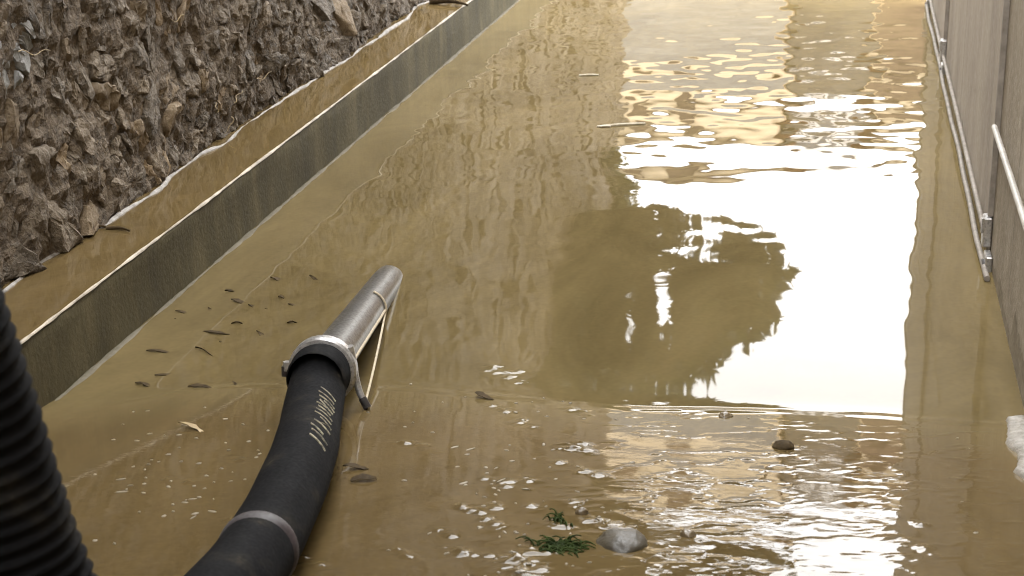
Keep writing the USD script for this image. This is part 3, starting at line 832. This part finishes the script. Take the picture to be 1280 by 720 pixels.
fl = []
for k in range(170):
    if k < 62:
        cx, cy = [(215, 600), (290, 570), (300, 655), (190, 560), (340, 600)][k % 5]
        px, py = dr.normal(cx, 34), min(719, max(508, dr.normal(cy, 30)))
        if px > 330 - .55 * (py - 560) and py > 500:
            px -= 150
    elif k < 135:
        px, py = dr.normal(660, 70), dr.uniform(480, 720)
    else:
        px, py = dr.uniform(430, 1220), dr.uniform(500, 720)
    c = at_ramp(px, py)
    if not (-2.05 < c[0] < .47):
        continue
    m = trimesh.creation.icosphere(1)
    m.vertices *= (1 + .9 * (meshkit.fbm(m.vertices * 1.7 + k, 2, k) - .5))[:, None]
    m.vertices *= np.array([dr.uniform(.002, .008) * (1.9 if dr.random() < .15 else 1), dr.uniform(.002, .0045), .0018])
    m.apply_transform(trimesh.transformations.rotation_matrix(dr.normal(.3, .6), [0, 0, 1]))
    m.apply_translation([c[0], c[1], film_z(c[0], c[1]) + .0004])
    fl.append(m)
tag(obj('foam_flecks', cat(fl), M['foam'], smooth=True), 'pale foam flecks and grit scattered over the sheet of water on the ramp', 'foam', kind='stuff')


def rock(sx, sy, sz, seed):
    m = trimesh.creation.icosphere(3)
    m.vertices *= (1 + .55 * (meshkit.fbm(m.vertices * 1.6 + seed * 7.3, 4, seed) - .5))[:, None]
    m.vertices *= [sx, sy, sz]
    return m


c = at_ramp(778, 678)
drop('wet_stone', rock(.054, .064, .028, 3), 'wet_stone', (c[0], c[1], c[2] - .009), .3, 'rounded wet grey stone beside the green weed on the ramp', 'stone')
c = at_ramp(980, 560)
drop('dark_stone', rock(.026, .022, .017, 4), 'leaf_dark', (c[0], c[1], c[2] + .002), 0, 'small dark lump sticking out of the sheet of water near the ramp edge', 'stone')
PEB = [(907, 520), (727, 640), (860, 668)]
for k, p in enumerate(PEB):
    c = at_ramp(*p)
    drop('pebble', rock(*(dr.uniform(.010, .018, 3) * [1.2, 1.2, .8]), 30 + k), 'mud_stone', (c[0], c[1], film_z(*c[:2])), dr.uniform(0, 3), ['small muddy pebble at the top edge of the ramp under the white reflection', 'small muddy pebble just beyond the weed clump', 'small muddy pebble to the right of the grey stone'][k], 'pebble')


def weed(n, rad, hgt, seed):
    r = np.random.default_rng(seed)
    out = []
    for _ in range(n):
        a, b = r.normal(0, rad * .6, 2)
        d = r.uniform(0, 6.28)
        l_ = hgt * r.uniform(.5, 1.4)
        q = np.array([[a, b * .6, -.004], [a + .4 * l_ * math.cos(d), b * .6 + .3 * l_ * math.sin(d), .5 * l_], [a + 1.1 * l_ * math.cos(d), b * .6 + .8 * l_ * math.sin(d), .35 * l_]])
        out.append(sweep(spline(q, 6), np.linspace(.0032, .0012, 6), 4))
    return cat(out)


c = at_ramp(702, 684)
drop('weed_clump', weed(150, .042, .026, 2), 'weed', (c[0], c[1], film_z(*c[:2]) - .008), 0, 'dark green wet weed clump on the ramp beside the grey stone', 'weed')
c = at_ramp(700, 650)
drop('weed_sprig', weed(20, .022, .022, 3), 'weed', (c[0], c[1], film_z(*c[:2])), 0, 'small green weed sprig just beyond the larger clump', 'weed')

# ------------------------------------------------------------------ house and building added out of view to cut the sky light
tb = thing('terrace_house', 'unseen tall brown rendered house added on the terrace to cut the sky light', 'house', (-6.0, 2.0, 2.4))
obj('wall', bx(-6, -7.5, -.3, 2.55, 9.0, 6.6), M['stone_face'], tb)
obj('roof', bx(-6.3, -7.8, 6.602, 3.05, 9.3, 6.8), M['roof'], tb)
for k in range(4):
    w_ = obj('window', bx(2.552, -5.6 + 3.6 * k, 1.4, 2.60, -4.5 + 3.6 * k, 3.0), M['white_paint'], tb)
    obj('pane', bx(2.602, -5.5 + 3.6 * k, 1.5, 2.612, -4.6 + 3.6 * k, 2.9), M['pane'], w_)
gb = thing('rear_building', 'unseen tall grey building with a dark vehicle door, added at the head of the ramp to block sky light', 'building', (0, -7.2, 1.02))  # added behind the camera to dim the ramp
obj('wall', bx(-11, -7.0, -.3, -2.4, 0, 9.0), M['grey_render'], gb)
obj('wall', bx(2.4, -7.0, -.3, 11, 0, 9.0), M['grey_render'], gb)
obj('wall', bx(-2.398, -7.0, 3.0, 2.398, 0, 9.0), M['grey_render'], gb)
obj('door', bx(-2.398, -.5, -.3, 2.398, -.35, 2.998), M['brown_wood'], gb)
obj('roof', bx(-11.2, -7.2, 9.002, 11.2, .2, 9.2), M['stone_face'], gb)

# ------------------------------------------------------------------ what the water mirrors: houses and trees beyond the channel


def house(name, label, x0, x1, y0, dep, ztop, wall, wins, roof=True, zb=0.3, plinth=None, pmat='stone_face'):
    t = thing(name, label, 'house', ((x0 + x1) / 2, y0, zb))
    o = np.array([(x0 + x1) / 2, y0, zb])

    def put(n, m, mat, parent):
        m.apply_translation(-o)
        return obj(n, m, M[mat], parent)
    put('wall', bx(x0, y0, zb - .5, x1, y0 + dep, ztop), wall, t)
    if plinth:
        put('plinth', bx(x0 - .02, y0 - .06, zb - .5, x1 + .02, y0 - .002, plinth), pmat, t)
    for (a, b, c0, c1, kind) in wins:
        if kind == 'door':
            put('door', bx(a, y0 - .05, c0, b, y0 - .004, c1), 'brown_wood', t)
            continue
        if kind == 'shutter':
            w_ = put('shutter', bx(a, y0 - .06, c0, b, y0 - .004, c1), 'brown_wood', t)
            for s_ in range(1, 6):
                zz_ = c0 + (c1 - c0) * s_ / 6
                put('slat', bx(a + .04, y0 - .075, zz_ - .03, b - .04, y0 - .0605, zz_ + .03), 'brown_wood', w_)
            continue
        fr = cat([bx(a, y0 - .07, c0, a + .10, y0 - .004, c1), bx(b - .10, y0 - .07, c0, b, y0 - .004, c1), bx(a + .10, y0 - .07, c1 - .10, b - .10, y0 - .004, c1), bx(a + .10, y0 - .07, c0, b - .10, y0 - .004, c0 + .10), bx((a + b) / 2 - .05, y0 - .065, c0 + .10, (a + b) / 2 + .05, y0 - .004, c1 - .10)])
        w_ = put('window', fr, 'white_paint', t)
        put('pane', bx(a + .10, y0 - .03, c0 + .10, b - .10, y0 - .006, c1 - .10), 'pane', w_)
        put('sill', bx(a - .08, y0 - .14, c0 - .08, b + .08, y0 - .004, c0 - .002), 'white_paint', w_)
    if roof:
        v = np.array([[x0 - .3, y0 - .35, ztop], [x1 + .3, y0 - .35, ztop], [x1 + .3, y0 + dep + .35, ztop], [x0 - .3, y0 + dep + .35, ztop], [x0 - .3, y0 + dep / 2, ztop + .55], [x1 + .3, y0 + dep / 2, ztop + .55]])
        put('roof', trimesh.Trimesh(v, [[0, 1, 5], [0, 5, 4], [2, 3, 4], [2, 4, 5], [0, 4, 3], [1, 2, 5], [0, 3, 2], [0, 2, 1]], process=False), 'roof', t)
    else:
        put('parapet', bx(x0 - .04, y0 - .05, ztop + .002, x1 + .04, y0 + dep, ztop + .16), 'white_paint', t)
    return t


D1 = 30.0
az = lambda a, y: y * math.tan(math.radians(a))
el = lambda e, y: y * math.tan(math.radians(e)) - 1.75
house('yellow_house', 'yellow rendered house with brown shutters mirrored left of centre in the water', az(-8.4, D1), az(-2.15, D1), D1, 8, el(14.75, D1), 'yellow',
      [(az(-5.95, D1), az(-5.15, D1), el(12.9, D1), el(14.5, D1), 'shutter'), (az(-7.6, D1), az(-6.9, D1), el(13.3, D1), el(14.3, D1), 'shutter'), (az(-4.0, D1), az(-3.4, D1), .3, 2.4, 'door')], plinth=el(12.5, D1))
D2 = 32.5
house('grey_house', 'flat grey rendered house with white framed windows mirrored at the centre', az(-2.1, D2) + .15, az(1.0, D2), D2, 9, el(14.3, D2), 'grey_render',
      [(az(-1.5, D2), az(-.75, D2), el(12.9, D2), el(13.8, D2), 'window'), (az(-.4, D2), az(.3, D2), el(12.9, D2), el(13.8, D2), 'window')], roof=False)
D3 = 29.0
house('ochre_house', 'low ochre house mirrored at the right beside the panel wall', az(1.15, D3), az(1.15, D3) + 6, D3, 8, el(14.3, D3), 'yellow', [(az(1.5, D3), az(2.1, D3), el(12.3, D3), el(13.6, D3), 'shutter'), (3.2, 4.2, .5, 2.6, 'door')], plinth=el(12.9, D3), pmat='brown_wood')


def leaf_cloud(blobs, n, size, seed, gaps=()):
    r = np.random.default_rng(seed)
    b = np.array(blobs, float)
    wt = (b[:, 3] * b[:, 4] * b[:, 5])
    k = r.choice(len(b), n, p=wt / wt.sum())
    d = r.normal(size=(n, 3))
    d /= np.linalg.norm(d, axis=1, keepdims=True)
    rad = r.uniform(.15, 1.0, n) ** .5
    c = b[k, :3] + d * rad[:, None] * b[k, 3:6]
    keep = meshkit.fbm(c * 1.5, 3, seed) > .31
    c = c[keep]
    for (gx, w_, za, zb) in gaps:
        xx = c[:, 0] - (gx + (c[:, 1] - 14) * gx / 14)
        c = c[~((abs(xx) < w_ * (.8 + .25 * np.sin(c[:, 2] * 17))) & (c[:, 2] > za) & (c[:, 2] < zb))]
    n = len(c)
    u = r.normal(size=(n, 3))
    u /= np.linalg.norm(u, axis=1, keepdims=True)
    v_ = np.cross(u, r.normal(size=(n, 3)))
    v_ /= np.linalg.norm(v_, axis=1, keepdims=True)
    s_ = size * r.uniform(.6, 1.3, n)[:, None]
    v = np.stack([c - u * s_, c + v_ * s_ * .45, c + u * s_, c - v_ * s_ * .45], 1).reshape(-1, 3)
    return v, np.arange(4 * n).reshape(n, 4)


def tree(name, label, base, hgt, blobs, n, size, seed, gaps=()):
    t = thing(name, label, 'tree', base)
    r = np.random.default_rng(seed)
    bl = np.array(blobs, float)
    top = bl[:, :3].mean(0) - base
    tk = spline([[0, 0, -.2], [.05, .03, hgt * .5], [top[0] * .3, top[1] * .3, hgt]], 10)
    tr_ = obj('trunk', sweep(tk, np.linspace(.17, .08, 10), 10), M['bark'], t, smooth=True)
    for b in bl:
        e = b[:3] - base
        s_ = tk[6]
        obj('limb', sweep(spline([s_, (s_ + e) / 2 + r.normal(0, .1, 3), e], 8), np.linspace(.06, .015, 8), 6), M['bark'], tr_, smooth=True)
    v, q = leaf_cloud(blobs, n, size, seed, gaps)
    obj('crown', (v - np.asarray(base, float), q), M['leaf'], t)


Y1 = 14.0
tree('overhanging_tree', 'green tree leaning over the rubble wall whose rounded crown is mirrored in the water', (-3.9, 14.2, 2.4), 1.5,
     [(-1.0, Y1, 3.35, .55, .6, .50), (-.85, Y1, 3.05, .50, .5, .26), (-1.6, Y1, 3.75, .7, .7, .55), (-2.4, Y1, 3.6, .8, .8, .8), (-2.0, Y1 + .2, 3.1, .8, .7, .40), (-3.3, Y1, 4.3, 1.0, 1.0, .9), (-4.2, Y1, 4.6, 1.0, 1.0, 1.0)], 34000, .085, 41, gaps=((-1.55, .14, 3.02, 3.90), (-1.86, .07, 3.35, 3.95)))
tree('bushy_tree', 'bushy green tree at the end of the rubble wall nearest the yellow house', (-3.9, 17.0, 2.4), 1.2,
     [(-3.0, 17, 3.3, .8, .9, .9), (-3.4, 17, 4.4, 1.0, 1.0, 1.0), (-4.4, 16.7, 4.8, 1.2, 1.2, 1.0), (-3.0, 16.8, 5.4, .7, .8, .6)], 22000, .09, 42)
tree('terrace_tree', 'tall green tree on the terrace above the rubble wall', (-4.2, 10.0, 2.4), 2.0,
     [(-3.6, 10, 5.0, 1.2, 1.3, 1.0), (-4.6, 10.4, 5.6, 1.4, 1.4, 1.1), (-4.4, 9.0, 4.8, 1.2, 1.2, .9)], 20000, .09, 43)
